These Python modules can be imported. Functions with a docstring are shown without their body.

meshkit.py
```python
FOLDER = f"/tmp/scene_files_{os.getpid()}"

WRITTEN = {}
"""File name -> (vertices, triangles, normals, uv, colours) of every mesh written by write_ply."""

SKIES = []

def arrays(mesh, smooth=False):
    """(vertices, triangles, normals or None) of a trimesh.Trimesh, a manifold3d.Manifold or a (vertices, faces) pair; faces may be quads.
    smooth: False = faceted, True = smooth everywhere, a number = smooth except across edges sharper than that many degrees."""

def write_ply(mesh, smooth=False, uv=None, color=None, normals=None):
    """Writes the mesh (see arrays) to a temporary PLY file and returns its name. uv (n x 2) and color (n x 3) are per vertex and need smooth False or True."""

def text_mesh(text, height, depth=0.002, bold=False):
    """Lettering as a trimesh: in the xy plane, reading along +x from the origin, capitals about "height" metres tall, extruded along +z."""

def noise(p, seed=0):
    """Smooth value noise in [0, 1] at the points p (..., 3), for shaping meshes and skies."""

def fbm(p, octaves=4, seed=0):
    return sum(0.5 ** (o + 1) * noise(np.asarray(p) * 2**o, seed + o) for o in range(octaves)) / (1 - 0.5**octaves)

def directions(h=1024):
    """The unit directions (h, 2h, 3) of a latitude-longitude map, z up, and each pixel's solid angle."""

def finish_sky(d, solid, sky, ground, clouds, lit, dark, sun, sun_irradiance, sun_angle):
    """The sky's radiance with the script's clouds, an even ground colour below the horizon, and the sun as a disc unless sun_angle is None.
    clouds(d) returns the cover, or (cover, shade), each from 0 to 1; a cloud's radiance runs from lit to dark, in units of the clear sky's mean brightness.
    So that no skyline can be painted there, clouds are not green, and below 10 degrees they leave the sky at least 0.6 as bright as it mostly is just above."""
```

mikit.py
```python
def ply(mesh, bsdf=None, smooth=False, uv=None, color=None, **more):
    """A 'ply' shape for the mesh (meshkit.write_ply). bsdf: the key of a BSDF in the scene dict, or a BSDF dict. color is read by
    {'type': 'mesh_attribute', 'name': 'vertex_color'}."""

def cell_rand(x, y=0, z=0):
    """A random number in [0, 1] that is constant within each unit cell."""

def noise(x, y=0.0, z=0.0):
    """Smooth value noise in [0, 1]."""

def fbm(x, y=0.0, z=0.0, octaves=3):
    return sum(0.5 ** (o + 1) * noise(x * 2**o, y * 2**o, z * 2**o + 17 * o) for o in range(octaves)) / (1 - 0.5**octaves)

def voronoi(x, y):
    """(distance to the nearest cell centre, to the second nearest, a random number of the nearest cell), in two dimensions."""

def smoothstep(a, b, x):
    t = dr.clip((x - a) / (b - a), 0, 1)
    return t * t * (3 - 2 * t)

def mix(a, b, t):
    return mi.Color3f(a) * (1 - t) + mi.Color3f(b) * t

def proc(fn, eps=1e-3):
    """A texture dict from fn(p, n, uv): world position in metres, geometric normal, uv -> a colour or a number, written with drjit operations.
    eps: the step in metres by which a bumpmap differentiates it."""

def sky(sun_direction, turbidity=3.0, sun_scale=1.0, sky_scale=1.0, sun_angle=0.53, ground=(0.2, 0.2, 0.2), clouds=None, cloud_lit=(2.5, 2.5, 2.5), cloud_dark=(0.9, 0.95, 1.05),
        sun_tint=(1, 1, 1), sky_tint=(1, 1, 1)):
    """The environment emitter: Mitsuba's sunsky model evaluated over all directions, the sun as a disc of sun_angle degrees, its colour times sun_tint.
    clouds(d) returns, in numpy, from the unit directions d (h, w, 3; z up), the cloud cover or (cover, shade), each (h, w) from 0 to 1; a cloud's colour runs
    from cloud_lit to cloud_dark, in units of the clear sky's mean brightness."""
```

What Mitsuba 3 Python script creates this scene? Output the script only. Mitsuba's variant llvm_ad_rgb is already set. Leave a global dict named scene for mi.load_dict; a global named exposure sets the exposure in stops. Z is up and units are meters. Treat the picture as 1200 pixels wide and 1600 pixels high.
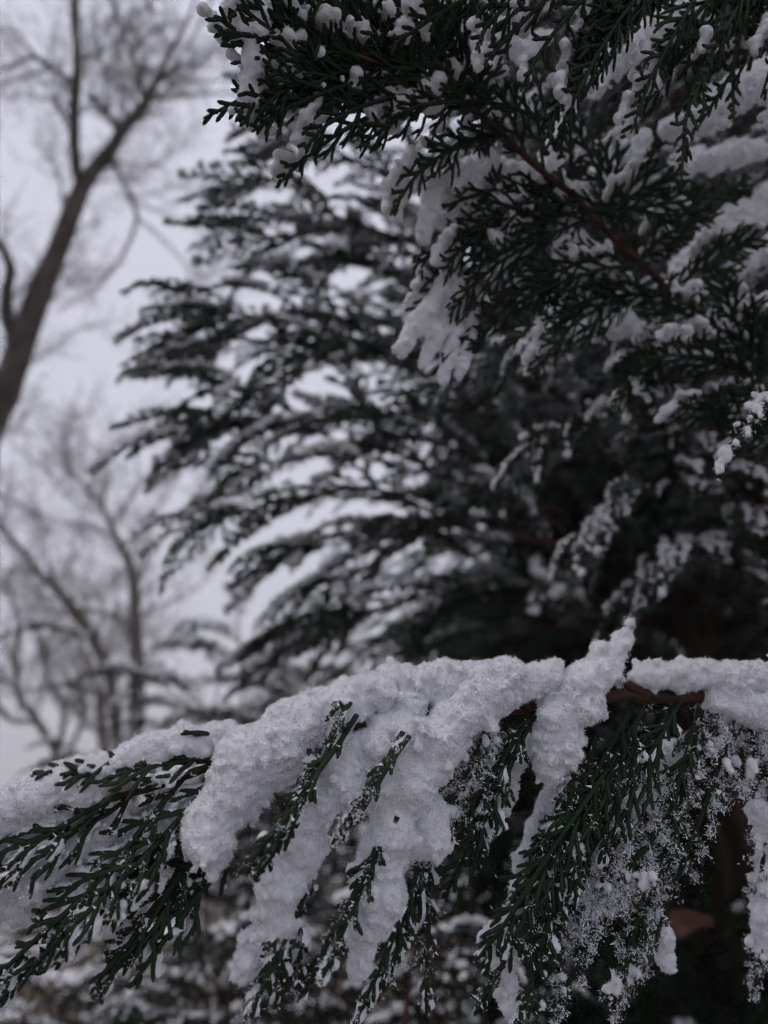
import math
import numpy as np
import drjit as dr
import mitsuba as mi
import mikit, meshkit
from scipy.ndimage import gaussian_filter
from scipy.spatial import cKDTree

T = mi.ScalarTransform4f
scene, labels = {}, {}
# ------------------------------------------------------------------ camera, sky, exposure
PITCH, EYE, F = math.radians(22.0), np.array([0.0, 0.0, 1.5]), 1150.0      # F: focal length in pixels of a 1200 x 1600 frame
FWD = np.array([0, math.cos(PITCH), math.sin(PITCH)])
RIGHT, UP, Z = np.array([1.0, 0, 0]), np.array([0, -math.sin(PITCH), math.cos(PITCH)]), np.array([0, 0, 1.0])
scene['camera'] = {'type': 'thinlens', 'fov': math.degrees(2 * math.atan(600 / F)), 'fov_axis': 'x', 'near_clip': 0.02, 'far_clip': 2000.0,
                   'aperture_radius': 0.0022, 'focus_distance': 0.30,
                   'to_world': T().look_at(origin=EYE.tolist(), target=(EYE + FWD).tolist(), up=[0, 0, 1])}
scene['sky'] = mikit.sky([-0.5, -0.35, 0.8], turbidity=4, sun_scale=0.08, sun_angle=30, ground=(0.6, 0.6, 0.63), clouds=lambda d: 1.0,
                         cloud_lit=(0.965, 0.975, 1.15))
exposure = 2.46


def W(x, y, d):
    """The point at distance d (along the view axis) behind pixel (x, y) of the 1200 x 1600 photograph."""
    return EYE + d * (FWD + RIGHT * ((x - 600) / F) - UP * ((y - 800) / F))


def path(pts):
    return np.array([W(*p[:3]) for p in pts])


# ------------------------------------------------------------------ materials
def tex(fn, eps=1e-3):
    return mikit.proc(fn, eps)


def needle_colour(p, n, uv):
    a = mikit.fbm(p.x * 40, p.y * 40, p.z * 40)
    b = mikit.noise(p.x * 750, p.y * 750, p.z * 750)
    return mikit.mix(mikit.mix((0.007, 0.018, 0.011), (0.018, 0.036, 0.016), mikit.smoothstep(0.3, 0.7, a)), (0.034, 0.046, 0.022), 0.6 * b * b)


def frosted_colour(p, n, uv):
    # rime and powder caught on the upward faces of the twigs
    a = mikit.fbm(p.x * 60, p.y * 60, p.z * 60)
    f = mikit.smoothstep(0.05, 0.85, n.z) * mikit.smoothstep(0.25, 0.6, a)
    return mikit.mix(needle_colour(p, n, uv), (0.36, 0.39, 0.41), f)


def bark_colour(p, n, uv):
    a = mikit.fbm(p.x * 160, p.y * 160, p.z * 60)
    return mikit.mix((0.022, 0.011, 0.008), (0.07, 0.028, 0.018), mikit.smoothstep(0.3, 0.7, a))


def trunk_colour(p, n, uv):
    a = mikit.fbm(p.x * 40, p.y * 40, p.z * 7, 4)
    return mikit.mix((0.035, 0.022, 0.018), (0.10, 0.065, 0.05), mikit.smoothstep(0.3, 0.7, a))


def grey_bark(p, n, uv):
    a = mikit.fbm(p.x * 14, p.y * 14, p.z * 4, 4)
    return mikit.mix((0.045, 0.033, 0.028), (0.12, 0.092, 0.080), mikit.smoothstep(0.3, 0.7, a))


def ground_colour(p, n, uv):
    a = mikit.fbm(p.x * 1.3, p.y * 1.3, 0, 4)
    b = mikit.fbm(p.x * 22, p.y * 22, 3, 3)
    litter = mikit.mix((0.045, 0.034, 0.026), (0.12, 0.095, 0.07), b)
    return mikit.mix(litter, (0.72, 0.72, 0.75), mikit.smoothstep(0.52, 0.66, a + 0.25 * (b - 0.5)))


def snow_colour(p, n, uv):
    a = mikit.fbm(p.x * 300, p.y * 300, p.z * 300, 2)
    return mikit.mix((0.75, 0.765, 0.80), (0.83, 0.845, 0.88), a)


scene['mat_needle'] = {'type': 'twosided', 'b': {'type': 'principled', 'base_color': tex(needle_colour), 'roughness': 0.6, 'specular': 0.2}}
scene['mat_frosted_needle'] = {'type': 'twosided', 'b': {'type': 'diffuse', 'reflectance': tex(frosted_colour)}}
scene['mat_stem'] = {'type': 'twosided', 'b': {'type': 'principled', 'base_color': tex(bark_colour), 'roughness': 0.7, 'specular': 0.3}}
scene['mat_trunk'] = {'type': 'twosided', 'b': {'type': 'diffuse', 'reflectance': tex(trunk_colour)}}
scene['mat_grey_bark'] = {'type': 'twosided', 'b': {'type': 'diffuse', 'reflectance': tex(grey_bark)}}
scene['mat_ground'] = {'type': 'twosided', 'b': {'type': 'diffuse', 'reflectance': tex(ground_colour)}}
scene['mat_snow'] = {'type': 'twosided', 'b': {'type': 'diffuse', 'reflectance': tex(snow_colour)}}
scene['mat_dry_leaf'] = {'type': 'twosided', 'b': {'type': 'principled', 'base_color': tex(lambda p, n, uv: mikit.mix((0.03, 0.012, 0.008), (0.085, 0.032, 0.02), mikit.fbm(p.x * 120, p.y * 120, p.z * 120))), 'roughness': 0.7}}

# ------------------------------------------------------------------ scene entries
USED = {}


def key_for(name):
    n = USED.get(name, 0)
    USED[name] = n + 1
    return name if n == 0 else f'{name}_{n:03d}'


def put(name, mesh, mat, smooth=True, **more):
    k = key_for(name)
    scene[k] = mikit.ply(mesh, mat, smooth=smooth, **more)
    return k


def tag(k, label, category=None, group=None, kind=None):
    d = labels.setdefault(k, {})
    for a, b in (('label', label), ('category', category), ('group', group), ('kind', kind)):
        if b:
            d[a] = b


def join(parts):
    vs, fs, at = [], [], 0
    for v, f in parts:
        if len(v):
            vs.append(v); fs.append(f + at); at += len(v)
    return np.vstack(vs), np.vstack(fs)


def unit(a):
    return a / np.maximum(np.linalg.norm(a, axis=-1, keepdims=True), 1e-12)


# ------------------------------------------------------------------ tubes
def tubes(P, R, K=5, N=None, flat=1.0, tip=True):
    """N tubes of S rings at once. P (N,S,3), R (N,S); N: a direction in which the section is flattened."""
    n, S = R.shape
    t = unit(np.gradient(P, axis=1))
    ref = np.broadcast_to(np.array([0.31, 0.17, 0.93]), t.shape) if N is None else np.broadcast_to(N, t.shape)
    a = np.cross(t, ref)
    bad = np.linalg.norm(a, axis=-1, keepdims=True) < 0.05
    a = unit(np.where(bad, np.cross(t, [0.93, 0.31, 0.1]), a))
    b = np.cross(t, a)
    ang = np.arange(K) * 2 * math.pi / K
    v = P[:, :, None] + R[:, :, None, None] * (np.cos(ang)[:, None] * a[:, :, None] + flat * np.sin(ang)[:, None] * b[:, :, None])
    v = v.reshape(n, S * K, 3)
    i, j = np.meshgrid(np.arange(S - 1), np.arange(K), indexing='ij')
    q = np.stack([i * K + j, i * K + (j + 1) % K, (i + 1) * K + (j + 1) % K, (i + 1) * K + j], -1).reshape(-1, 4)
    f = np.vstack([q[:, [0, 2, 1]], q[:, [0, 3, 2]]])
    per = S * K
    if tip:
        v = np.concatenate([v, (P[:, -1] + t[:, -1] * R[:, -1:] * 0.8)[:, None]], 1)
        j = np.arange(K)
        f = np.vstack([f, np.stack([(S - 1) * K + j, np.full(K, S * K), (S - 1) * K + (j + 1) % K], 1)])
        per += 1
    return v.reshape(-1, 3), (f[None] + (np.arange(n) * per)[:, None, None]).reshape(-1, 3)


def spline(pts, n):
    """Catmull-Rom through the rows of pts (any number of columns)."""
    p = np.asarray(pts, float)
    p = np.vstack([2 * p[0] - p[1], p, 2 * p[-1] - p[-2]])
    u = np.linspace(0, len(p) - 3 - 1e-9, n)
    i = u.astype(int)
    t = (u - i)[:, None]
    a, b, c, d = p[i], p[i + 1], p[i + 2], p[i + 3]
    return 0.5 * (2 * b + (c - a) * t + (2 * a - 5 * b + 4 * c - d) * t ** 2 + (3 * b - a - 3 * c + d) * t ** 3)


def stem_mesh(pts, r0, r1, n=48, K=8, rng=None, rough=0.0):
    c = spline(pts, n)
    r = np.linspace(1, 0, n) ** 0.8 * (r0 - r1) + r1
    if rng is not None:
        r = r * (1 + rough * rng.normal(size=n))
    return tubes(c[None], r[None], K)


# ------------------------------------------------------------------ a flat cypress spray
def spray_lines(L, hw, rng, step=0.0056, deep=True, base_bare=0.08, left=1.0, right=1.0, gap=0.0050, lean=1.0):
    """Centre lines of one flat spray in its own plane: rows u0, v0, angle, curvature, length, r0, r1."""
    rows = [(0, 0, 0, rng.normal() * 0.6, L, 0.0011 + 0.002 * L, 0.0010, 0)]
    u, side = base_bare * L, 1 if rng.random() < 0.5 else -1
    while u < 0.985 * L:
        t = u / L
        l = hw * min(1, 0.45 + 1.6 * t) * ((1 - t) ** 0.62 + 0.07) * rng.uniform(0.7, 1.15) * (left if side > 0 else right)
        a = side * lean * math.radians(rng.uniform(33, 47) - 10 * t)
        cur = -side * rng.uniform(2, 8) if l > 0.012 else 0
        k0 = rows[0][3]
        rows.append((u, 0.5 * k0 * u * u, a + k0 * u, cur, l, 0.00115, 0.00092, 1))
        if l > 0.008:
            s, sd = 0.0055, side
            while s < 0.96 * l:
                l2 = min((0.70 * (l - s) + 0.0040) * rng.uniform(0.55, 1.25), 0.6 * l)
                ang = a + k0 * u + cur * s
                us, vs = u + s * math.cos(a + cur * s / 2), rows[-1][1] * 0 + 0.5 * k0 * u * u + s * math.sin(a + cur * s / 2)
                a2 = ang + sd * lean * math.radians(rng.uniform(22, 34))
                rows.append((us, vs, a2, -sd * rng.uniform(0, 8), l2, 0.00100, 0.00085, 2))
                if deep and l2 > 0.0135:
                    s3, sd3 = 0.004, -sd
                    while s3 < 0.9 * l2:
                        l3 = (0.5 * (l2 - s3) + 0.0026) * rng.uniform(0.7, 1.15)
                        a3 = a2 + sd3 * math.radians(rng.uniform(30, 45))
                        rows.append((us + s3 * math.cos(a2), vs + s3 * math.sin(a2), a3, 0, l3, 0.00092, 0.0008, 3))
                        s3 += 0.0055 * rng.uniform(0.85, 1.2); sd3 = -sd3
                s += gap * rng.uniform(0.75, 1.3); sd = -sd
        u += step * rng.uniform(0.8, 1.2) * (0.6 if t > 0.8 else 1)
        side = -side
    # drop duplicate index order: column layout kept simple
    return np.array(rows)


def place_lines(rows, base, tip, normal, S, rng, bend=0.0, arch=0.0, cup=6.0, wob=0.0012):
    L = np.linalg.norm(tip - base)
    x = (tip - base) / L
    n = unit(normal - x * (normal @ x))
    y = np.cross(n, x)
    s = np.linspace(0, 1, S)[None] * rows[:, 4:5]
    ang = rows[:, 2:3] + 0.5 * rows[:, 3:4] * s
    u, v = rows[:, 0:1] + s * np.cos(ang), rows[:, 1:2] + s * np.sin(ang)
    t = u / L
    off = arch * L * 4 * t * (1 - t) - cup * v * v
    ph = rng.uniform(0, 6.28, 4)
    off = off + wob * (np.sin(u * 260 + v * 90 + ph[0]) + np.sin(v * 310 - u * 70 + ph[1]))
    lift = rng.normal(0, 0.0011, len(rows))[:, None] * (s / np.maximum(rows[:, 4:5], 1e-6))
    vv = v + bend * L * 4 * t * (1 - t)
    P = base + u[..., None] * x + vv[..., None] * y + (off + lift)[..., None] * n
    # weight: the free ends hang a little
    P = P - Z * (3.0 * v * v + 0.0)[..., None]
    return P, n


def spray_mesh(rows, P, n, fat=1.0, K=5, scales=True):
    parts = []
    S = P.shape[1]
    s = np.linspace(0, 1, S)
    R = rows[:, 5:6] * (1 - s) + rows[:, 6:7] * s
    R = R * fat
    if scales:
        R = R * (1 + 0.09 * np.where(np.arange(S) % 2 == 0, 1, -1))
    R[:, 0] *= 0.85
    R[:, -1] *= 0.62
    return tubes(P, R, K, N=n, flat=0.62)


# ------------------------------------------------------------------ snow: metaballs to a surface
def surface_nets(Fd, iso, origin, h):
    ins = Fd > iso
    nx, ny, nz = Fd.shape
    c = np.zeros((nx - 1, ny - 1, nz - 1), np.int8)
    for a in (0, 1):
        for b in (0, 1):
            for d in (0, 1):
                c += ins[a:nx - 1 + a, b:ny - 1 + b, d:nz - 1 + d]
    act = (c > 0) & (c < 8)
    idx = np.full(act.shape, -1)
    ijk = np.argwhere(act)
    idx[act] = np.arange(len(ijk))
    acc, cnt = np.zeros((len(ijk), 3)), np.zeros(len(ijk))
    cor = [(a, b, d) for a in (0, 1) for b in (0, 1) for d in (0, 1)]
    for p in cor:
        for ax in range(3):
            if p[ax] == 0:
                q = list(p); q[ax] = 1
                f0 = Fd[ijk[:, 0] + p[0], ijk[:, 1] + p[1], ijk[:, 2] + p[2]]
                f1 = Fd[ijk[:, 0] + q[0], ijk[:, 1] + q[1], ijk[:, 2] + q[2]]
                x = (f0 > iso) != (f1 > iso)
                t = np.where(x, (iso - f0) / np.where(x, f1 - f0, 1), 0)
                pt = np.array(p, float)[None].repeat(len(ijk), 0)
                pt[:, ax] += t
                acc[x] += pt[x]; cnt[x] += 1
    v = origin + h * (ijk + acc / cnt[:, None])
    faces = []
    for ax in range(3):
        o1, o2 = [(1, 2), (2, 0), (0, 1)][ax]
        sl = [slice(0, s) for s in Fd.shape]
        A = np.take(ins, np.arange(Fd.shape[ax] - 1), ax)
        B = np.take(ins, np.arange(1, Fd.shape[ax]), ax)
        for val, flip in ((A & ~B, False), (~A & B, True)):
            e = np.argwhere(val)
            e = e[(e[:, o1] > 0) & (e[:, o2] > 0) & (e[:, o1] < Fd.shape[o1] - 1) & (e[:, o2] < Fd.shape[o2] - 1)]
            d1, d2 = np.eye(3, dtype=int)[o1], np.eye(3, dtype=int)[o2]
            g = [idx[tuple((e - k).T)] for k in (d1 * 0, d1, d1 + d2, d2)]
            q = np.stack(g if not flip else g[::-1], 1)
            faces.append(np.vstack([q[:, [0, 1, 2]], q[:, [0, 2, 3]]]))
    return v, np.vstack(faces)


def snow_mesh(C, R, h, rng, rough=0.35, iso=0.32):
    """Snow that fills the balls (C, R) and runs together between them, with a crumbly surface."""
    C, R = np.asarray(C), np.asarray(R)
    K = R * 1.42
    lo, hi = (C - K[:, None]).min(0) - 3 * h, (C + K[:, None]).max(0) + 3 * h
    shape = np.ceil((hi - lo) / h).astype(int) + 1
    Fd = np.zeros(shape, np.float32)
    for c, k in zip(C, K):
        a = np.maximum(np.floor((c - k - lo) / h).astype(int), 0)
        b = np.minimum(np.ceil((c + k - lo) / h).astype(int) + 1, shape)
        g = [lo[i] + h * np.arange(a[i], b[i]) - c[i] for i in range(3)]
        d2 = (g[0][:, None, None] ** 2 + g[1][None, :, None] ** 2 + g[2][None, None] ** 2) / k ** 2
        Fd[a[0]:b[0], a[1]:b[1], a[2]:b[2]] += np.maximum(1 - d2, 0) ** 2
    if rough:
        for sg, am in ((0.8, 0.8), (1.6, 0.35), (4.5, 0.3), (10.0, 0.4)):
            nz = gaussian_filter(rng.standard_normal(tuple(shape)).astype(np.float32), sg)
            nz /= nz.std() + 1e-9
            Fd += np.where(Fd > 0.02, rough * am * 0.22 * nz, 0)
    m = np.zeros(shape, bool); m[1:-1, 1:-1, 1:-1] = True
    Fd[~m] = 0
    return surface_nets(Fd, iso, lo, h)


def crystals(pos, nrm, rng, size=(0.0004, 0.0013), width=0.26, spread=0.7):
    """Thin ice needles standing on the points."""
    n = len(pos)
    d = unit(nrm + spread * rng.standard_normal((n, 3)))
    a = unit(np.cross(d, rng.standard_normal((n, 3))))
    b = np.cross(d, a)
    l = rng.uniform(*size, (n, 1)) * rng.uniform(0.5, 1, (n, 1)) * np.where(rng.random((n, 1)) < .15, 1.7, 1.0)
    w = l * width * rng.uniform(0.6, 1.3, (n, 1))
    base, top = pos - d * l * 0.1, pos + d * l
    v = np.stack([base + a * w, base + (-0.5 * a + 0.87 * b) * w, base + (-0.5 * a - 0.87 * b) * w, top], 1)
    f = np.array([[0, 1, 3], [1, 2, 3], [2, 0, 3]])
    return v.reshape(-1, 3), (f[None] + 4 * np.arange(n)[:, None, None]).reshape(-1, 3)


def flakes(pos, nrm, rng, size=(0.0005, 0.0011), spread=1.0):
    """Small six-armed snow stars (three crossed slivers) caught on the surface."""
    n = len(pos)
    ax = unit(nrm + spread * rng.standard_normal((n, 3)))
    e1 = unit(np.cross(ax, rng.standard_normal((n, 3))))
    e2 = np.cross(ax, e1)
    l = rng.uniform(*size, (n, 1))
    c = pos + unit(nrm) * l * 0.5
    parts = []
    for k in range(3):
        g = math.pi * k / 3
        d = math.cos(g) * e1 + math.sin(g) * e2
        p = np.cross(ax, d)
        v = np.stack([c - d * l, c + p * l * 0.13, c + d * l, c - p * l * 0.13, c + ax * l * 0.10, c - ax * l * 0.10], 1)
        f = np.array([[0, 1, 4], [1, 2, 4], [2, 3, 4], [3, 0, 4], [1, 0, 5], [2, 1, 5], [3, 2, 5], [0, 3, 5]])
        parts.append((v.reshape(-1, 3), (f[None] + 6 * np.arange(n)[:, None, None]).reshape(-1, 3)))
    return join(parts)


def surface_points(v, f, per_m2, rng):
    a = np.cross(v[f[:, 1]] - v[f[:, 0]], v[f[:, 2]] - v[f[:, 0]])
    ar = np.linalg.norm(a, axis=1)
    n = int(per_m2 * ar.sum() / 2)
    i = rng.choice(len(f), n, p=ar / ar.sum())
    r = np.sort(rng.random((n, 2)), 1)
    w = np.stack([r[:, 0], r[:, 1] - r[:, 0], 1 - r[:, 1]], 1)
    return (v[f[i]] * w[:, :, None]).sum(1), a[i] / np.maximum(ar[i], 1e-12)[:, None]


def snow_thing(name, C, R, h, rng, fuzz=5e5, rough=0.35, extra=None):
    v, f = snow_mesh(C, R, h, rng, rough)
    parts = [(v, f)]
    if fuzz:
        p, n = surface_points(v, f, fuzz, rng)
        parts.append(crystals(p, n, rng))
        p, n = surface_points(v, f, fuzz * 0.05, rng)
        parts.append(flakes(p, n, rng))
    if extra:
        parts += extra
    return put(name, join(parts), 'mat_snow', smooth=False)


def balls_along(pts, rng, jitter=0.26, spacing=0.35):
    """pts: rows (px, py, d, radius in pixels)."""
    c = spline([(*W(x, y, d), r * d / F) for x, y, d, r in pts], 400)
    out, last = [], None
    for row in c:
        if last is None or np.linalg.norm(row[:3] - last) > spacing * row[3]:
            out.append(row); last = row[:3]
    o = np.array(out)
    o[:, :3] += rng.normal(0, 1, (len(o), 3)) * jitter * o[:, 3:4]
    o[:, 3] *= rng.uniform(0.7, 1.1, len(o))
    # small lumps on the flanks
    k = rng.integers(0, len(o), len(o) * 2)
    lum = o[k].copy()
    lum[:, :3] += unit(rng.standard_normal((len(k), 3))) * lum[:, 3:4] * rng.uniform(0.6, 1.05, (len(k), 1))
    lum[:, 3] *= rng.uniform(0.16, 0.45, len(k))
    o = np.vstack([o, lum])
    return o[:, :3], o[:, 3]

#PART2
# ------------------------------------------------------------------ ground
gx = np.linspace(-1, 1, 90)
gx = np.sign(gx) * np.abs(gx) ** 3 * 900
X, Y = np.meshgrid(gx, gx + 20, indexing='ij')
Zg = 0.10 * np.sin(X * 0.21 + 1.3) * np.cos(Y * 0.17) + 0.05 * np.sin(X * 0.9 + Y * 0.6)
i, j = np.meshgrid(np.arange(89), np.arange(89), indexing='ij')
q = np.stack([i * 90 + j, (i + 1) * 90 + j, (i + 1) * 90 + j + 1, i * 90 + j + 1], -1).reshape(-1, 4)
put('ground', (np.stack([X, Y, Zg - 0.05], -1).reshape(-1, 3), q), 'mat_ground', smooth=True)
tag('ground', 'brown ground with thin patchy snow under the trees', kind='structure')

# ------------------------------------------------------------------ the conifer that fills the picture
TREE = 'conifer_tree'
tag(TREE, 'large snow covered evergreen conifer with flat scaly sprays reaching across the picture', 'tree')
rng = np.random.default_rng(7)
CAM_N = -FWD


def normal_for(mode, base):
    c = unit(EYE - base)
    if mode == 'hang':
        return unit(0.85 * c + 0.55 * Z)
    if mode == 'top':
        return unit(0.45 * c + 0.9 * Z)
    return unit(-0.75 * c + 0.65 * Z)           # 'under': seen from below, its snowy side turned away


def make_spray(parent, b, t, hw, mode, S=7, K=5, bend=0.0, arch=0.08, fat=1.0, deep=True, step=0.0056, cup=5.0, left=1, right=1, scales=True, bare=0.06):
    base, tip = W(*b), W(*t)
    L = np.linalg.norm(tip - base)
    rows = spray_lines(L, hw, rng, step=step, deep=deep, base_bare=bare, left=left, right=right, lean=.76 if mode == 'hang' else .95)
    P, n = place_lines(rows, base, tip, normal_for(mode, base), S, rng, bend=bend, arch=arch, cup=cup)
    put(parent + '__spray', spray_mesh(rows, P, n, fat=fat, K=K, scales=scales), 'mat_needle', smooth=True)
    return rows, P, n


def dusting(rows, P, n, rng, cover, r=(0.0018, 0.0034), off=0.0022, scale=0.02, side=1.0, zoff=0.0012, mess=.35):
    """Balls of snow lying on the twigs of a spray where a slow noise lets them."""
    s = P[:, 1:].reshape(-1, 3) if P.shape[1] < 8 else P[:, 1::2].reshape(-1, 3)
    ph = rng.uniform(0, 6.28, 6)
    k = 2 * math.pi / scale / 1.7
    f = (np.sin(s[:, 0] * k + ph[0]) + np.sin(s[:, 1] * k * 0.8 + ph[1]) + np.sin(s[:, 2] * k + ph[2]) + np.sin((s[:, 0] + s[:, 2]) * k * 1.7 + ph[3]) + mess * rng.standard_normal(len(s)))
    thr = np.quantile(f, 1 - cover) if cover < 1 else -9
    s = s[f >= thr]
    rr = rng.uniform(*r, len(s))
    return s + n * side * (off + 0.4 * rr)[:, None] + Z * zoff, rr


def frost_clumps(P, n, rng, count, per=26):
    """Little lacy clusters of ice needles here and there along the twigs."""
    s = P[:, 1:].reshape(-1, 3)
    c = s[rng.integers(0, len(s), count)] + n * .0008 + Z * .0006
    o = rng.standard_normal((count * per, 3))
    p = np.repeat(c, per, 0) + o * np.repeat(rng.uniform(.0005, .0014, (count, 1)), per, 0)
    return [crystals(p, unit(o + .5 * n), rng, size=(.0004, .0012), spread=.5)]


def frost(P, n, rng, count, size=(0.0009, 0.0022)):
    s = P[:, 1:].reshape(-1, 3)
    p = s[rng.integers(0, len(s), count)] + rng.normal(0, 0.0012, (count, 3)) + n * 0.0008
    return [crystals(p, np.broadcast_to(unit(n + 0.6 * Z), p.shape), rng, size=size, spread=0.9),
            flakes(p[::16], np.broadcast_to(n, p[::16].shape), rng, spread=1.0)]


# ---- the lower branch, close to the camera
A = key_for(TREE + '__branch')
A_STEM = [(1330, 1060, .36), (1200, 1082, .34), (1070, 1088, .325), (1010, 1090, .318), (975, 1085, .313), (930, 1095, .31), (830, 1108, .305), (730, 1108, .302),
          (600, 1122, .30), (480, 1152, .295), (360, 1187, .29), (250, 1227, .285), (130, 1258, .28)]
scene[A] = mikit.ply(stem_mesh(path(A_STEM), .0030, .0012, 60, 8, rng, .03), 'mat_stem', smooth=True)
tag(A, 'nearest low branch, bent down under thick fresh snow')
put(A + '__twig', stem_mesh(path([(1040, 1090, .321), (1000, 1082, .316), (972, 1062, .312), (962, 1040, .310)]), .0028, .0016, 14, 7, rng, .03), 'mat_stem')
put(A + '__twig', stem_mesh(path([(848, 1100, .3045), (832, 1105, .302), (822, 1098, .300)]), .0026, .0018, 8, 7, rng, .03), 'mat_stem')

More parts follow.
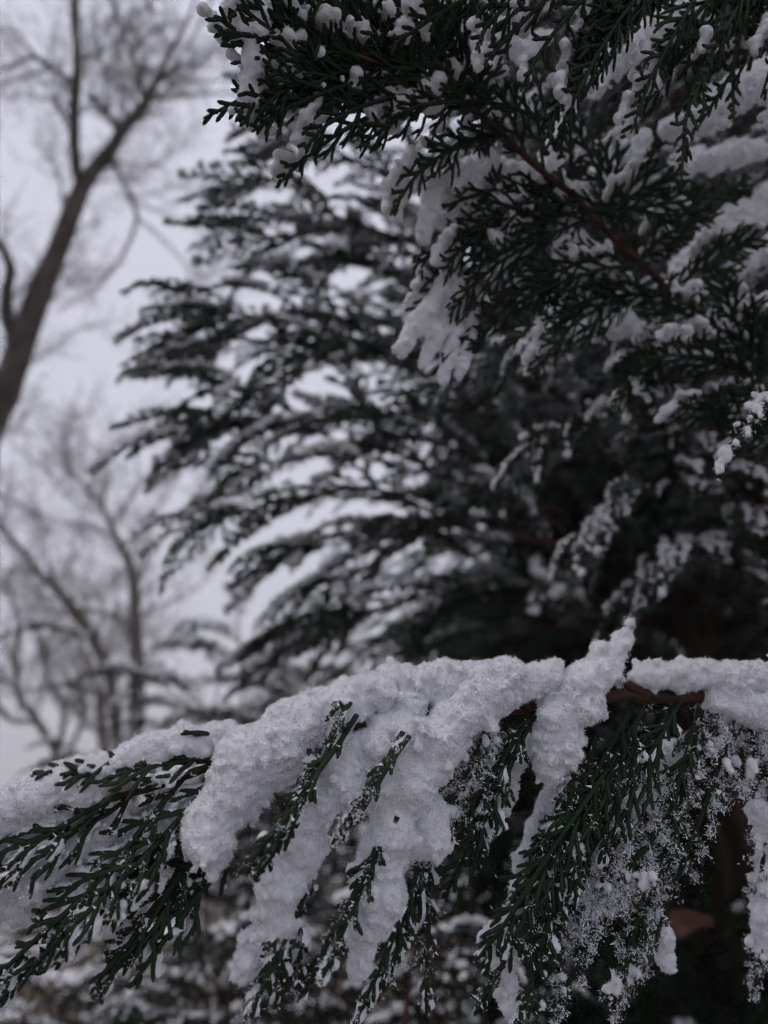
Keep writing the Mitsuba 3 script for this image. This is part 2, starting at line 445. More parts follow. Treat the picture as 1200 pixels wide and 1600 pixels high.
A_SPRAYS = [  # base, tip, half width, bend, snow cover, frost needles, snow behind (-1) or before (+1)
    ((345, 1187, .286), (78, 1216, .272), .024, .02, .25, 0, -1), ((365, 1148, .286), (283, 1150, .279), .006, 0, .1, 0, -1),
    ((215, 1235, .283), (-60, 1415, .268), .024, .05, .45, 300, -1), ((290, 1215, .285), (-30, 1545, .270), .024, .06, .5, 300, -1),
    ((330, 1235, .287), (62, 1525, .273), .022, .05, .5, 200, -1), ((335, 1280, .288), (140, 1572, .274), .018, .05, .5, 200, -1),
    ((350, 1300, .289), (225, 1480, .274), .020, .04, .2, 0, -1), ((340, 1330, .289), (165, 1500, .275), .020, .04, .2, 0, -1), ((345, 1280, .289), (300, 1435, .279), .010, 0, .3, 100, -1),
    ((560, 1118, .276), (372, 1375, .259), .011, .04, .15, 150, -1), ((548, 1098, .276), (515, 1165, .268), .007, 0, .3, 120, -1), ((500, 1185, .272), (400, 1375, .260), .008, .03, .1, 100, -1),
    ((500, 1330, .284), (383, 1595, .268), .013, .04, .4, 300, -1), ((470, 1390, .287), (432, 1580, .277), .009, 0, .3, 100, -1),
    ((640, 1150, .274), (525, 1320, .261), .010, .03, .2, 300, -1), ((605, 1270, .276), (505, 1535, .264), .011, .03, .3, 200, -1),
    ((690, 1230, .296), (555, 1600, .279), .014, .04, .5, 300, -1), ((650, 1360, .292), (610, 1540, .281), .012, 0, .4, 300, -1),
    ((775, 1105, .300), (655, 1350, .285), .018, .03, .25, 900, 1), ((835, 1118, .302), (690, 1405, .286), .018, .03, .1, 300, -1), ((800, 1130, .303), (735, 1385, .289), .012, 0, .05, 100, -1),
    ((1005, 1108, .312), (760, 1510, .290), .030, .03, .18, 300, -1), ((935, 1150, .309), (792, 1605, .293), .020, .03, .25, 500, -1),
    ((1062, 1095, .322), (872, 1400, .302), .024, .03, .12, 200, -1), ((1010, 1190, .316), (925, 1430, .303), .020, 0, .3, 1600, 1),
    ((1095, 1095, .327), (965, 1575, .308), .022, .02, .2, 900, 1), ((1065, 1250, .318), (880, 1470, .303), .022, .03, .35, 2200, 1), ((1160, 1085, .333), (1010, 1545, .311), .014, .02, .2, 700, 1),
    ((1240, 1085, .342), (1180, 1420, .328), .020, 0, .4, 1500, 1), ((1265, 1150, .342), (1192, 1570, .328), .018, 0, .4, 1300, 1), ((1150, 1075, .332), (1085, 1200, .320), .020, 0, .35, 1200, 1),
    ((905, 1150, .306), (862, 1500, .296), .018, 0, .15, 600, -1), ((1210, 1090, .338), (1130, 1260, .325), .024, 0, .5, 1600, 1), ((1000, 1300, .314), (845, 1590, .301), .018, .02, .15, 900, 1),
    ((968, 1075, .312), (985, 972, .305), .007, 0, .5, 400, 1), ((790, 1085, .301), (782, 1060, .2985), .004, 0, .2, 40, 1)]
dC, dR, dX = [], [], []
def jittered(sprays, px, n0):
    """Every spray has a neighbour that leaves the stem close by."""
    out = list(sprays)
    for s in sprays[:n0]:
        (bx, by, bd), (ex, ey, ed) = s[0], s[1]
        j = rng.normal(0, 1, 6)
        out.append(((bx + px * j[0], by + .6 * px * j[1], bd + .004 * j[2]), (ex + 1.3 * px * j[3], ey + 1.3 * px * j[4], ed + .007 * abs(j[5])), s[2] * rng.uniform(.7, 1.0), *s[3:]))
    return out


for b, t, hw, bend, cover, fr, side in jittered(A_SPRAYS, 24, 26):
    rows, P, n = make_spray(A, b, t, hw, 'hang', S=7, K=5, bend=bend, arch=.06, fat=1.0, step=.0058)
    c, r = dusting(rows, P, n, rng, cover if side < 0 else .12 * cover, r=(.0009, .0021), off=.0016, side=side, scale=.022, mess=.8)
    dC.append(c); dR.append(r)
    if fr:
        dX += frost(P, n, rng, int(fr * .2) + 5) + frost_clumps(P, n, rng, int(fr * (.14 if side > 0 else .03)) + 1)
k = snow_thing('snow_dusting', np.vstack(dC), np.concatenate(dR), .0009, rng, fuzz=8e5, extra=dX, rough=.7)
tag(k, 'crumbly snow dusting and frost needles on the hanging sprays of the lowest near branch', 'snow', kind='stuff')

LOBES = [  # label, list of polylines (px, py, d, radius px)
    ('long snow ridge on the far left end of the lower branch', [[(-60, 1300, .272, 44), (60, 1240, .276, 46), (170, 1200, .280, 42), (280, 1165, .284, 36), (360, 1140, .287, 22)],
                                                               [(-60, 1350, .278, 34), (20, 1300, .279, 34), (120, 1255, .282, 26)]]),
    ('small snow pad between green tips under the left end of the lower branch', [[(300, 1265, .286, 30), (250, 1300, .284, 34), (210, 1335, .282, 22)]]),
    ('dull snow pad held among the sprays at the left edge', [[(170, 1290, .287, 40), (120, 1340, .286, 46), (60, 1380, .284, 40), (20, 1430, .282, 30)]]),
    ('broad snow lobe curving down over the left middle of the lower branch', [[(600, 1075, .291, 36), (520, 1105, .286, 46), (430, 1150, .280, 54), (365, 1215, .276, 58), (325, 1290, .274, 48), (335, 1340, .275, 36)],
                                                                          [(470, 1160, .284, 40), (420, 1215, .280, 40), (380, 1270, .279, 36)]]),
    ('long snow lobe hanging between two bare green tips in the middle of the lower branch', [[(640, 1110, .290, 40), (570, 1170, .284, 46), (500, 1250, .279, 44), (465, 1340, .277, 48), (440, 1420, .276, 44), (400, 1480, .276, 30), (375, 1520, .276, 16)]]),
    ('longest snow lobe, reaching down near the bottom from the centre of the lower branch', [[(770, 1080, .293, 46), (700, 1140, .287, 50), (640, 1220, .282, 52), (610, 1290, .280, 50), (600, 1370, .280, 52), (575, 1440, .279, 36), (560, 1520, .279, 20)],
                                                                         [(690, 1260, .287, 34), (650, 1330, .285, 40)]]),
    ('rounded snow crest along the top of the lower branch', [[(600, 1065, .296, 34), (690, 1060, .297, 38), (780, 1062, .298, 38), (860, 1065, .299, 32)], [(700, 1100, .296, 34), (800, 1095, .297, 30)]]),
    ('peaked snow clump standing beside the red brown twig', [[(980, 985, .305, 9), (962, 1012, .304, 18), (930, 1050, .301, 36), (885, 1100, .298, 46), (865, 1160, .298, 40), (860, 1215, .298, 22)]]),
    ('flat snow shelf at the right end of the lower branch', [[(1000, 1060, .318, 22), (1070, 1052, .324, 30), (1150, 1055, .332, 34), (1260, 1062, .342, 36)], [(1110, 1090, .325, 22), (1190, 1110, .331, 38), (1260, 1140, .337, 40)]]),
    ('shaded snow pad behind the dark sprays right of centre on the lower branch', [[(1040, 1180, .335, 30), (1010, 1215, .334, 36), (990, 1250, .333, 26)]]),
    ('narrow snow streak behind the fan of dark sprays near the bottom', [[(880, 1200, .315, 22), (840, 1300, .310, 24), (810, 1400, .306, 22), (790, 1500, .304, 20), (800, 1590, .302, 16)], [(950, 1200, .322, 22), (900, 1310, .318, 24), (880, 1400, .316, 14)]]),
    ('snow patch behind hanging green twigs under the small red bud', [[(820, 1160, .310, 30), (790, 1230, .308, 24), (760, 1300, .306, 14)], [(760, 1180, .306, 18), (735, 1250, .304, 18)]]),
    ('small snow sliver deep among the lower right sprays', [[(1020, 1430, .318, 14), (1035, 1470, .317, 16), (1040, 1510, .316, 10)]]),
    ('snow crumbs on the sprays at the lower right edge', [[(1190, 1260, .332, 18), (1200, 1340, .331, 22), (1195, 1430, .330, 24), (1200, 1500, .330, 16)]]),
]
for lab, lines in LOBES:
    C, R = zip(*[balls_along([(x, y, d, .66 * w) for x, y, d, w in l], rng) for l in lines])
    C, R = np.vstack(C), np.concatenate(R)
    big = np.flatnonzero(R > np.median(R))
    w = big[rng.integers(0, len(big), 260)]
    cr = C[w] + unit(rng.standard_normal((260, 3)) * [1, 1, .8] - .25 * Z) * (R[w] * rng.uniform(1.0, 1.45, 260))[:, None]
    k = snow_thing('snow_clump', np.vstack([C, cr]), np.concatenate([R, rng.uniform(.0008, .0022, 260)]), .0010, rng, fuzz=2.2e6, rough=.55)
    tag(k, lab, 'snow', 'snow clumps on the lower branch')

# ---- the upper branch, seen from below
B = key_for(TREE + '__branch')
B_STEM = [(1330, 760, .53), (1180, 600, .48), (1050, 458, .44), (955, 368, .42), (895, 305, .405), (840, 262, .393), (770, 195, .375), (725, 165, .365), (650, 120, .35), (560, 87, .33)]
scene[B] = mikit.ply(stem_mesh(path(B_STEM), .0027, .0008, 60, 8, rng, .08), 'mat_stem', smooth=True)
tag(B, 'upper branch seen from below with a red brown stem')
B_SPRAYS = [
    ((560, 87, .33), (340, 45, .300), .026, .0, .5), ((620, 108, .345), (372, 175, .312), .026, .05, .45), ((655, 122, .352), (395, 205, .318), .022, .06, .5), ((700, 150, .36), (470, 230, .330), .024, .08, .6),
    ((735, 170, .368), (560, 235, .345), .022, .08, .5), ((790, 212, .382), (606, 335, .362), .018, .10, .6), ((640, 115, .347), (430, -20, .315), .028, .0, .35), ((690, 145, .358), (600, -60, .335), .030, 0, .3),
    ((725, 165, .366), (690, -60, .345), .028, 0, .2), ((745, 180, .370), (770, 10, .362), .020, 0, .2), ((825, 250, .391), (765, 110, .380), .020, 0, .25), ((850, 270, .396), (835, 150, .392), .014, 0, .2),
    ((893, 308, .405), (890, 160, .395), .010, 0, .1), ((880, 296, .403), (690, 325, .385), .018, .06, .4), ((905, 315, .408), (690, 425, .385), .026, .08, .55), ((935, 342, .414), (705, 500, .392), .028, .08, .5),
    ((985, 392, .425), (730, 545, .400), .030, .08, .4), ((1040, 450, .438), (820, 580, .412), .030, .08, .35), ((960, 365, .42), (945, 225, .412), .024, 0, .3), ((930, 338, .413), (1070, 265, .408), .026, 0, .3),
    ((1000, 410, .43), (1110, 300, .425), .028, 0, .35), ((1050, 460, .44), (1190, 370, .435), .028, 0, .35), ((1090, 500, .45), (960, 640, .43), .030, .05, .4), ((1120, 530, .458), (1240, 450, .45), .028, 0, .4),
    ((500, 72, .322), (410, 20, .310), .018, 0, .4), ((1165, 580, .445), (985, 575, .405), .028, .05, .3), ((1215, 640, .455), (1050, 650, .415), .028, .05, .3), ((1190, 600, .445), (1120, 440, .425), .028, 0, .3), ((1120, 520, .442), (1000, 480, .405), .022, .04, .3), ((1260, 680, .47), (1120, 720, .425), .03, .05, .3), ((660, 125, .352), (520, -30, .33), .03, 0, .3), ((700, 150, .360), (420, 120, .322), .03, .03, .4), ((600, 100, .34), (400, 90, .312), .022, .03, .4), ((720, 165, .366), (640, -20, .348), .026, 0, .2), ((740, 178, .37), (730, 0, .36), .02, 0, .2), ((590, 95, .338), (540, -20, .325), .02, 0, .3)]
dC, dR = [], []
for b, t, hw, bend, cover in jittered(B_SPRAYS, 30, 99):
    rows, P, n = make_spray(B, b, t, hw * 1.15, 'under', S=6, K=4, bend=bend, arch=.06, fat=.98, step=.0056)
    c, r = dusting(rows, P, n, rng, cover * .8, r=(.0012, .0028), off=.0040, side=1, scale=.07, zoff=.003, mess=.12)
    dC.append(c); dR.append(r)
k = snow_thing('snow_dusting', np.vstack(dC), np.concatenate(dR), .0013, rng, fuzz=4e5, rough=.7)
tag(k, 'snow lying on top of the upper near branch, seen through its sprays from below', 'snow', kind='stuff')

B_LOBES = [
    ('snow edge along the left tip of the upper branch', [[(372, 45, .306, 12), (400, 30, .310, 18), (430, 15, .314, 18)], [(392, 70, .312, 16), (390, 120, .316, 15), (384, 165, .318, 11)]]),
    ('ragged white snow clump hanging out at the centre, left of the dark sprays', [[(712, 395, .402, 10), (700, 430, .400, 14), (668, 490, .398, 17), (630, 550, .396, 9)], [(715, 440, .403, 14), (695, 500, .401, 18), (660, 570, .399, 8)], [(720, 470, .404, 14), (708, 530, .403, 14), (690, 598, .401, 6)], [(735, 500, .406, 10), (728, 550, .405, 10), (715, 590, .404, 5)], [(660, 480, .396, 10), (638, 520, .395, 12), (620, 548, .394, 6)]]),
    ('two snow tongues beside the curved spray above the centre', [[(720, 270, .396, 22), (680, 310, .392, 20), (660, 370, .390, 12)], [(760, 250, .400, 26), (710, 320, .397, 18), (690, 350, .396, 10)], [(615, 340, .382, 10), (625, 290, .384, 14), (660, 250, .388, 14)]]),
    ('smooth snow clump under the red brown stem of the upper branch', [[(820, 275, .41, 26), (770, 285, .408, 24), (740, 300, .405, 16)]]),
    ('upright snow clump in the gap right of the red brown stem', [[(882, 190, .425, 14), (865, 225, .425, 18), (850, 265, .42, 12)]]),
    ('slanting snow clump right of the stem near the upper right', [[(1005, 215, .45, 12), (975, 245, .448, 20), (935, 280, .445, 22), (912, 310, .44, 12)]]),
    ('soft slanting snow strip right of the dark lower end of the upper stem', [[(1215, 300, .52, 20), (1150, 345, .515, 26), (1090, 400, .51, 24), (1060, 440, .51, 12)]]),
    ('soft short snow strip at the right edge below the slanting one', [[(1230, 370, .52, 22), (1170, 400, .515, 22), (1115, 440, .51, 12)]]),
    ('soft snow pad hanging behind the twigs at the far upper right', [[(1230, 90, .46, 26), (1160, 140, .455, 28), (1090, 180, .45, 22), (1040, 200, .45, 12)]]),
    ('soft snow pad at the top edge behind the corner branch', [[(1090, 20, .45, 22), (1020, 50, .445, 24), (960, 100, .44, 20), (920, 150, .44, 12)]]),
    ('bright soft snow heap at the top edge between the two near branches', [[(800, 10, .45, 22), (770, 60, .445, 26), (745, 100, .44, 18)], [(850, 60, .46, 16), (800, 80, .45, 18)]]),
    ('small soft snow pad low behind the sprays right of centre', [[(1010, 530, .50, 14), (960, 500, .495, 20), (900, 520, .49, 14)], [(880, 460, .49, 14), (850, 500, .485, 10)]]),
    ('long pale snow pad at the upper right edge', [[(1065, 262, .50, 10), (1110, 250, .50, 17), (1160, 240, .503, 17), (1195, 236, .506, 10)]]),
]
for lab, lines in B_LOBES:
    C, R = zip(*[balls_along([(x, y, d, .85 * w) for x, y, d, w in l], rng) for l in lines])
    C, R = np.vstack(C), np.concatenate(R)
    w = rng.integers(0, len(R), 220)
    cr = C[w] + unit(rng.standard_normal((220, 3)) - .2 * Z) * (R[w] * rng.uniform(.95, 1.5, 220))[:, None]
    k = snow_thing('snow_clump', np.vstack([C, cr]), np.concatenate([R, rng.uniform(.0008, .0022, 220)]), .0012, rng, fuzz=9e5, rough=.75)
    tag(k, lab, 'snow', 'snow clumps on the upper branch')

# ---- the branch across the top right corner
Cb = key_for(TREE + '__branch')
scene[Cb] = mikit.ply(stem_mesh(path([(1420, -230, .38), (1250, -160, .36), (1100, -120, .345), (900, -70, .335), (760, -40, .325)]), .0040, .0012, 40, 8, rng, .03), 'mat_stem', smooth=True)
tag(Cb, 'branch across the top right corner with long hanging twigs')
C_SPRAYS = [((1300, -180, .365), (1105, 195, .335), .022), ((1360, -150, .37), (1190, 150, .345), .020), ((1210, -150, .357), (985, 205, .335), .026), ((1120, -125, .348), (900, 175, .333), .028),
            ((1080, -110, .345), (885, 120, .335), .026), ((990, -90, .340), (760, 100, .325), .018), ((1040, -100, .342), (870, 195, .333), .022), ((900, -70, .335), (735, 75, .325), .022), ((1340, -120, .372), (1060, 180, .355), .026),
            ((940, 10, .345), (880, 250, .345), .014), ((1180, -60, .37), (1010, 150, .36), .028), ((1420, -120, .39), (1215, 200, .37), .024)]
dC, dR = [], []
for b, t, hw in jittered(C_SPRAYS, 40, 99):
    rows, P, n = make_spray(Cb, b, t, hw, 'under', S=6, K=5, bend=.05, arch=.04, fat=1.0)
    c, r = dusting(rows, P, n, rng, .2, r=(.0012, .0028), off=.0040, side=1, scale=.07, mess=.12)
    dC.append(c); dR.append(r)
k = snow_thing('snow_dusting', np.vstack(dC), np.concatenate(dR), .0013, rng, fuzz=3e5, rough=.7)
tag(k, 'snow on the branch across the top right corner', 'snow', kind='stuff')

# ------------------------------------------------------------------ farther branches: whole sprays laid out along a stem
NT = 10


def shared(kind, q, f, s, s2):
    """One spray and its two loads of snow as shapes to place again and again."""
    out = []
    for w, (m, mat) in (('spray', (f, 'mat_frosted_needle')), ('snow', (s, 'mat_snow')), ('thin_snow', (s2, 'mat_snow'))):
        scene[f'group_{kind}_{w}_{q}'] = {'type': 'shapegroup', 'm': mikit.ply(m, mat, smooth=True)}
        out.append(f'group_{kind}_{w}_{q}')
    return out


def instance_dict(group, M, at):
    m = np.eye(4); m[:3, :3] = M; m[:3, 3] = at
    return {'type': 'instance', 'g': {'type': 'ref', 'id': group}, 'to_world': T(m)}


TEMPLATES = []
for q in range(NT):
    r2 = np.random.default_rng(100 + q)
    L = 0.105
    rows = spray_lines(L, 0.026, r2, step=.0080, deep=False, base_bare=.05)
    P, n = place_lines(rows, np.zeros(3), np.array([L, 0, 0]), Z, 4, r2, bend=.05 * (-1) ** q, arch=.16, cup=9.0)
    P = P + Z * (3.0 * P[..., 1:2] ** 2)
    f = spray_mesh(rows, P, n, fat=1.45, K=3, scales=False)
    sn = []
    for cov in (.65, .25):
        c, r = dusting(rows, P, n, r2, cov, r=(.0024, .0040), off=.0034, scale=.08, mess=.15)
        w = r2.random(len(c)) < .5
        sn.append(snow_mesh(c[w], r[w], .0030, r2, rough=.35))
    s, s2 = sn
    TEMPLATES.append(shared('broad', q, f, s, s2))
FINGERS = []
for q in range(8):                              # slimmer, denser hanging sprays
    r2 = np.random.default_rng(300 + q)
    L = 0.12
    rows = spray_lines(L, 0.018, r2, step=.0050, deep=False, base_bare=.03)
    P, n = place_lines(rows, np.zeros(3), np.array([L, 0, 0]), Z, 4, r2, bend=.06 * (-1) ** q, arch=.12, cup=16.0)
    P = P + Z * (3.0 * P[..., 1:2] ** 2)
    f = spray_mesh(rows, P, n, fat=2.1, K=3, scales=False)
    sn = []
    for cov in (.92, .5):
        c, r = dusting(rows, P, n, r2, cov, r=(.0018, .0030), off=.0026, scale=.09, mess=.15)
        w = r2.random(len(c)) < .6
        sn.append(snow_mesh(c[w], r[w], .0026, r2, rough=.3))
    FINGERS.append(shared('slim', q, f, *sn))
LOW = []
for q in range(8):                              # coarser sprays for what is out of focus: shared shapes, placed as instances
    r2 = np.random.default_rng(200 + q)
    L = 0.12
    rows = spray_lines(L, 0.034, r2, step=.0088, deep=False, base_bare=.04)
    rows = rows[(rows[:, 7] < 2) | (r2.random(len(rows)) < .8)]
    P, n = place_lines(rows, np.zeros(3), np.array([L, 0, 0]), Z, 3, r2, bend=.06 * (-1) ** q, arch=.16, cup=9.0)
    P = P + Z * (3.0 * P[..., 1:2] ** 2)
    f = spray_mesh(rows, P, n, fat=1.7, K=3, scales=False)
    sn = []
    for cov in (.6, .18):
        c, r = dusting(rows, P, n, r2, cov, r=(.0026, .0044), off=.0040, scale=.09, mess=.1)
        w = r2.random(len(c)) < .6
        sn.append(snow_mesh(c[w], r[w], .0038, r2, rough=.35))
    scene[f'group_spray_{q}'] = {'type': 'shapegroup', 'm': mikit.ply(f, 'mat_frosted_needle', smooth=True)}
    for w in (0, 1):
        scene[f'group_snow_{q}_{w}'] = {'type': 'shapegroup', 'm': mikit.ply(sn[w], 'mat_snow', smooth=True)}
COUNT = {}


def instance(of, group, M, at):
    COUNT[of] = COUNT.get(of, 0) + 1
    scene[f'{of}__{COUNT[of]:03d}'] = instance_dict(group, M, at)


def low_spray(foliage, snow, at, d, n, size, r2, heavy):
    q = r2.integers(8)
    M = frame(d, n) * size
    instance(foliage, f'group_spray_{q}', M, at)
    if heavy is not None and snow:
        instance(snow, f'group_snow_{q}_{0 if heavy else 1}', M, at)


def frame(d, n):
    d = unit(d); n = unit(n - d * (n @ d))
    return np.stack([d, np.cross(n, d), n], 1)


def put_spray(parent, at, d, n, size, r2, snow, heavy=True, kinds=None):
    kinds = kinds or TEMPLATES
    f, s, s2 = kinds[r2.integers(len(kinds))]
    M = frame(d, n) * size
    scene[key_for(parent + '__spray')] = instance_dict(f, M, at)
    if heavy is not None:
        snow.append(instance_dict(s if heavy else s2, M, at))


def far_branch(pts, n_sprays, size, r2, label=None, heavy=True, spread=0.6, droop=0.35, start=0.12, r0=.006, snow_label=None, parent=TREE, kinds=None):
    """A stem with drooping sprays left and right of it and one at its end."""
    k = key_for(parent + '__branch')
    c = spline(path(pts), 60)
    scene[k] = mikit.ply(stem_mesh(path(pts), r0, .0012, 40, 6), 'mat_stem', smooth=True)
    if label:
        tag(k, label)
    snow = []
    for q in range(n_sprays):
        u = start + (1 - start) * (q + .5) / n_sprays
        i = min(int(u * 59), 58)
        at = c[i] + r2.normal(0, .004, 3)
        d = unit(c[min(i + 2, 59)] - c[max(i - 2, 0)])
        lat = unit(np.cross(d, Z)) * (1 if q % 2 else -1)
        dd = unit(d * r2.uniform(.75, 1.0) + lat * spread * r2.uniform(.3, 1.6) - Z * droop * r2.uniform(.4, 1.3))
        nn = unit(Z + .35 * lat + r2.normal(0, .42, 3))
        sz = size * r2.uniform(.5, 1.4) * (1.15 - .35 * u)
        put_spray(k, at, dd, nn, sz, r2, snow, heavy if not callable(heavy) else heavy(q), kinds)
    d = unit(c[-1] - c[-4])
    put_spray(k, c[-3], unit(d - .15 * Z), Z + r2.normal(0, .15, 3), size * .9, r2, snow, True, kinds)
    return k, snow


E_BRANCHES = [  # stem, sprays, size, droop, label of the snow
    ([(790, 420, 1.05), (670, 300, 1.0), (570, 240, .95), (470, 212, .92), (400, 205, .90)], 13, .85, .35, 'blurred snow on the topmost branch left of the stem, under the upper near branch'),
    ([(790, 470, 1.08), (650, 370, 1.02), (540, 325, .97), (430, 290, .94), (310, 265, .92)], 13, .85, .35, 'blurred snow on the second soft branch from the top, whose thin tip points left at the sky'),
    ([(800, 520, 1.10), (680, 420, 1.05), (560, 375, 1.0), (440, 345, .97), (320, 350, .95)], 13, .9, .4, 'blurred snow on the third soft branch from the top at left centre'),
    ([(820, 540, 1.15), (720, 450, 1.1), (620, 420, 1.05), (540, 405, 1.0), (480, 415, 1.0)], 10, .8, .4, 'blurred snow on the short soft branch above the big sky gap'),
    ([(860, 640, 1.10), (700, 540, 1.05), (540, 500, 1.0), (400, 505, .98), (290, 505, .96)], 16, 1.0, .25, 'blurred flat snow on the long level branch at mid height left'),
    ([(850, 660, 1.12), (680, 570, 1.05), (500, 530, 1.0), (360, 525, .97), (225, 548, .95)], 14, .85, .3, 'blurred snow on the branch whose tip reaches farthest left at mid height'),
    ([(860, 700, 1.05), (700, 600, 1.0), (560, 570, .97), (420, 590, .94), (270, 595, .93)], 16, 1.05, .5, 'blurred grey snow on the thick drooping branch below mid height'),
    ([(880, 750, 1.12), (720, 660, 1.05), (560, 640, 1.0), (400, 645, .96), (270, 680, .94)], 14, 1.0, .45, 'blurred snow on the branch left of the bright sky gap'),
    ([(880, 800, 1.10), (720, 750, 1.05), (600, 705, 1.0), (420, 710, .96), (280, 735, .94)], 12, .85, .3, 'blurred snow on the thin branch under the bright sky gap'),
    ([(880, 850, 1.08), (720, 800, 1.02), (580, 790, .98), (420, 785, .95), (270, 835, .93)], 15, 1.05, .45, 'blurred snow on the lowest drooping branch beside the bare tree'),
    ([(880, 830, 1.10), (740, 730, 1.05), (600, 660, 1.05), (500, 560, 1.05)], 10, .9, .4, 'blurred snow on the steep branch right of the sky gap'),
    ([(900, 900, 1.15), (780, 820, 1.1), (640, 800, 1.05), (520, 840, 1.0), (400, 870, .98)], 13, .9, .5, 'blurred snow on the branch with a single leaf shaped tip low at left centre'),
    ([(950, 960, 1.2), (800, 880, 1.12), (660, 850, 1.06), (560, 880, 1.03), (480, 930, 1.0)], 14, 1.1, .6, 'blurred snow patch on the branch at the dark centre'),
    ([(960, 1020, 1.25), (820, 950, 1.2), (660, 930, 1.15), (520, 960, 1.12), (400, 1010, 1.1)], 16, 1.2, .5, 'blurred snow on the dark branch just above the lower near branch'),
    ([(900, 700, 1.3), (800, 600, 1.25), (700, 520, 1.2), (620, 480, 1.18)], 12, 1.1, .5, 'blurred snow on the deep branch at the very centre'),
]
r2 = np.random.default_rng(31)
for pts, ns, size, droop, lab in E_BRANCHES:
    pts = [pts[0]] + [(x + r2.normal(0, 14), y + r2.normal(0, 16), d + r2.normal(0, .03)) for x, y, d in pts[1:-1]] + [pts[-1]]
    pts = pts[:-1] + [tuple(.42 * np.array(pts[-1]) + .58 * np.array(pts[-2]))]
    k, snow = far_branch(pts, int(ns * 1.6), size * 1.3, r2, droop=droop * .65, spread=.5, heavy=lambda q: (True, None, False, None, None)[q % 5], kinds=FINGERS + TEMPLATES[:6], r0=.004)
    s = key_for('snow_coat')
    for n_, one in enumerate(snow):
        scene[f'{s}__{n_ + 1:03d}'] = one
    tag(s, lab, 'snow', 'snow coats on the blurred middle branches', 'stuff')

# ---- middle distance at the right, below the upper branch
D_BRANCHES = [
    ([(1320, 980, .80), (1150, 720, .66), (1010, 560, .60), (880, 520, .57), (790, 540, .55)], 16, .62, .7, 'soft snow streaks on the drooping branch right of the centre'),
    ([(1350, 1000, .82), (1200, 800, .70), (1060, 680, .64), (950, 640, .60), (860, 690, .58)], 16, .62, .8, 'soft snow tongue at the tip of the drooping branch above the dark hollow'),
    ([(1380, 1020, .85), (1240, 860, .74), (1120, 780, .68), (1010, 760, .64), (930, 830, .62)], 16, .66, .8, 'dim greenish snow on the branch hanging into the dark hollow'),
    ([(1400, 820, .75), (1300, 660, .66), (1200, 560, .62), (1110, 520, .60)], 12, .66, .6, 'dim snow on the branch in the right shade below the stem'),
    ([(1420, 560, .70), (1300, 440, .62), (1200, 390, .58), (1110, 410, .56), (1050, 440, .55)], 12, .62, .5, 'slanting snow strip near the right edge, beside the brown stem'),
    ([(1440, 420, .74), (1300, 300, .66), (1180, 250, .60), (1080, 250, .57)], 12, .62, .4, 'soft snow on the branch at the upper right edge'),
    ([(1420, 200, .76), (1250, 100, .66), (1100, 80, .60), (960, 120, .58), (880, 160, .57)], 14, .66, .4, 'soft bright snow behind the hanging twigs of the top right corner'),
    ([(1000, -60, .62), (880, 10, .58), (800, 60, .56), (740, 90, .55)], 10, .6, .4, 'soft bright snow at the top edge between the two near branches'),
    ([(1380, 1150, .85), (1240, 960, .74), (1130, 860, .70), (1040, 860, .66), (990, 920, .65)], 14, .66, .9, 'dim snow low in the dark hollow at the right'),
    ([(1000, 760, .85), (900, 640, .78), (800, 590, .74), (700, 600, .72)], 12, .7, .5, 'dark soft branch with little snow under the white clump at the centre'),
]
for q_, (pts, ns, size, droop, lab) in enumerate(D_BRANCHES):
    k, snow = far_branch(pts, int(ns * 2.8), size * 1.1, r2, droop=droop, spread=.7, heavy=(lambda q: (True, None, False, None)[q % 4]) if q_ not in (4, 5, 6, 7) else True, r0=.0035, kinds=FINGERS + TEMPLATES[:4])
    s = key_for('snow_coat')
    for n_, one in enumerate(snow):
        scene[f'{s}__{n_ + 1:03d}'] = one
    tag(s, lab, 'snow', 'snow coats on the shaded right branches', 'stuff')
# one small sharp spray hanging in at the right edge
rows, P, n = make_spray(D_ := key_for(TREE + '__branch'), (1240, 590, .36), (1128, 745, .335), .012, 'hang', S=7)
scene[D_] = mikit.ply(stem_mesh(path([(1400, 520, .40), (1300, 550, .375), (1240, 590, .36)]), .002, .0014, 10, 6), 'mat_stem', smooth=True)
c, r = dusting(rows, P, n, rng, .7, r=(.0009, .0020), off=.0014, mess=1.0)
k = snow_thing('snow_clump', c, r, .0010, rng, fuzz=8e5, rough=.7, extra=frost(P, n, rng, 200))
tag(k, 'snow on the small spray hanging in at the right edge', 'snow')

# ---- trunk and the dark inside of the crown
TRUNK = [W(1150, 1750, 1.35)[0], W(1150, 1500, 1.35)[1]]
tx, ty = TRUNK
pz = np.linspace(-.1, 6.5, 30)
put(TREE + '__trunk', tubes(np.stack([tx + .02 * np.sin(pz * 1.3), ty + .02 * np.cos(pz), pz], 1)[None], (0.085 * (1 - pz / 9))[None] * (1 + .03 * rng.normal(size=(1, 30))), 14), 'mat_trunk', smooth=True)
r3 = np.random.default_rng(77)
stems = []
INNER, INNER_SNOW = TREE + '__inner_foliage', key_for('snow_dusting')


def seen_at(q):
    rel = q - EYE
    dep = rel @ FWD
    return (600 + F * (rel @ RIGHT) / dep, 800 - F * (rel @ UP) / dep, dep) if dep > .02 else (None, None, dep)


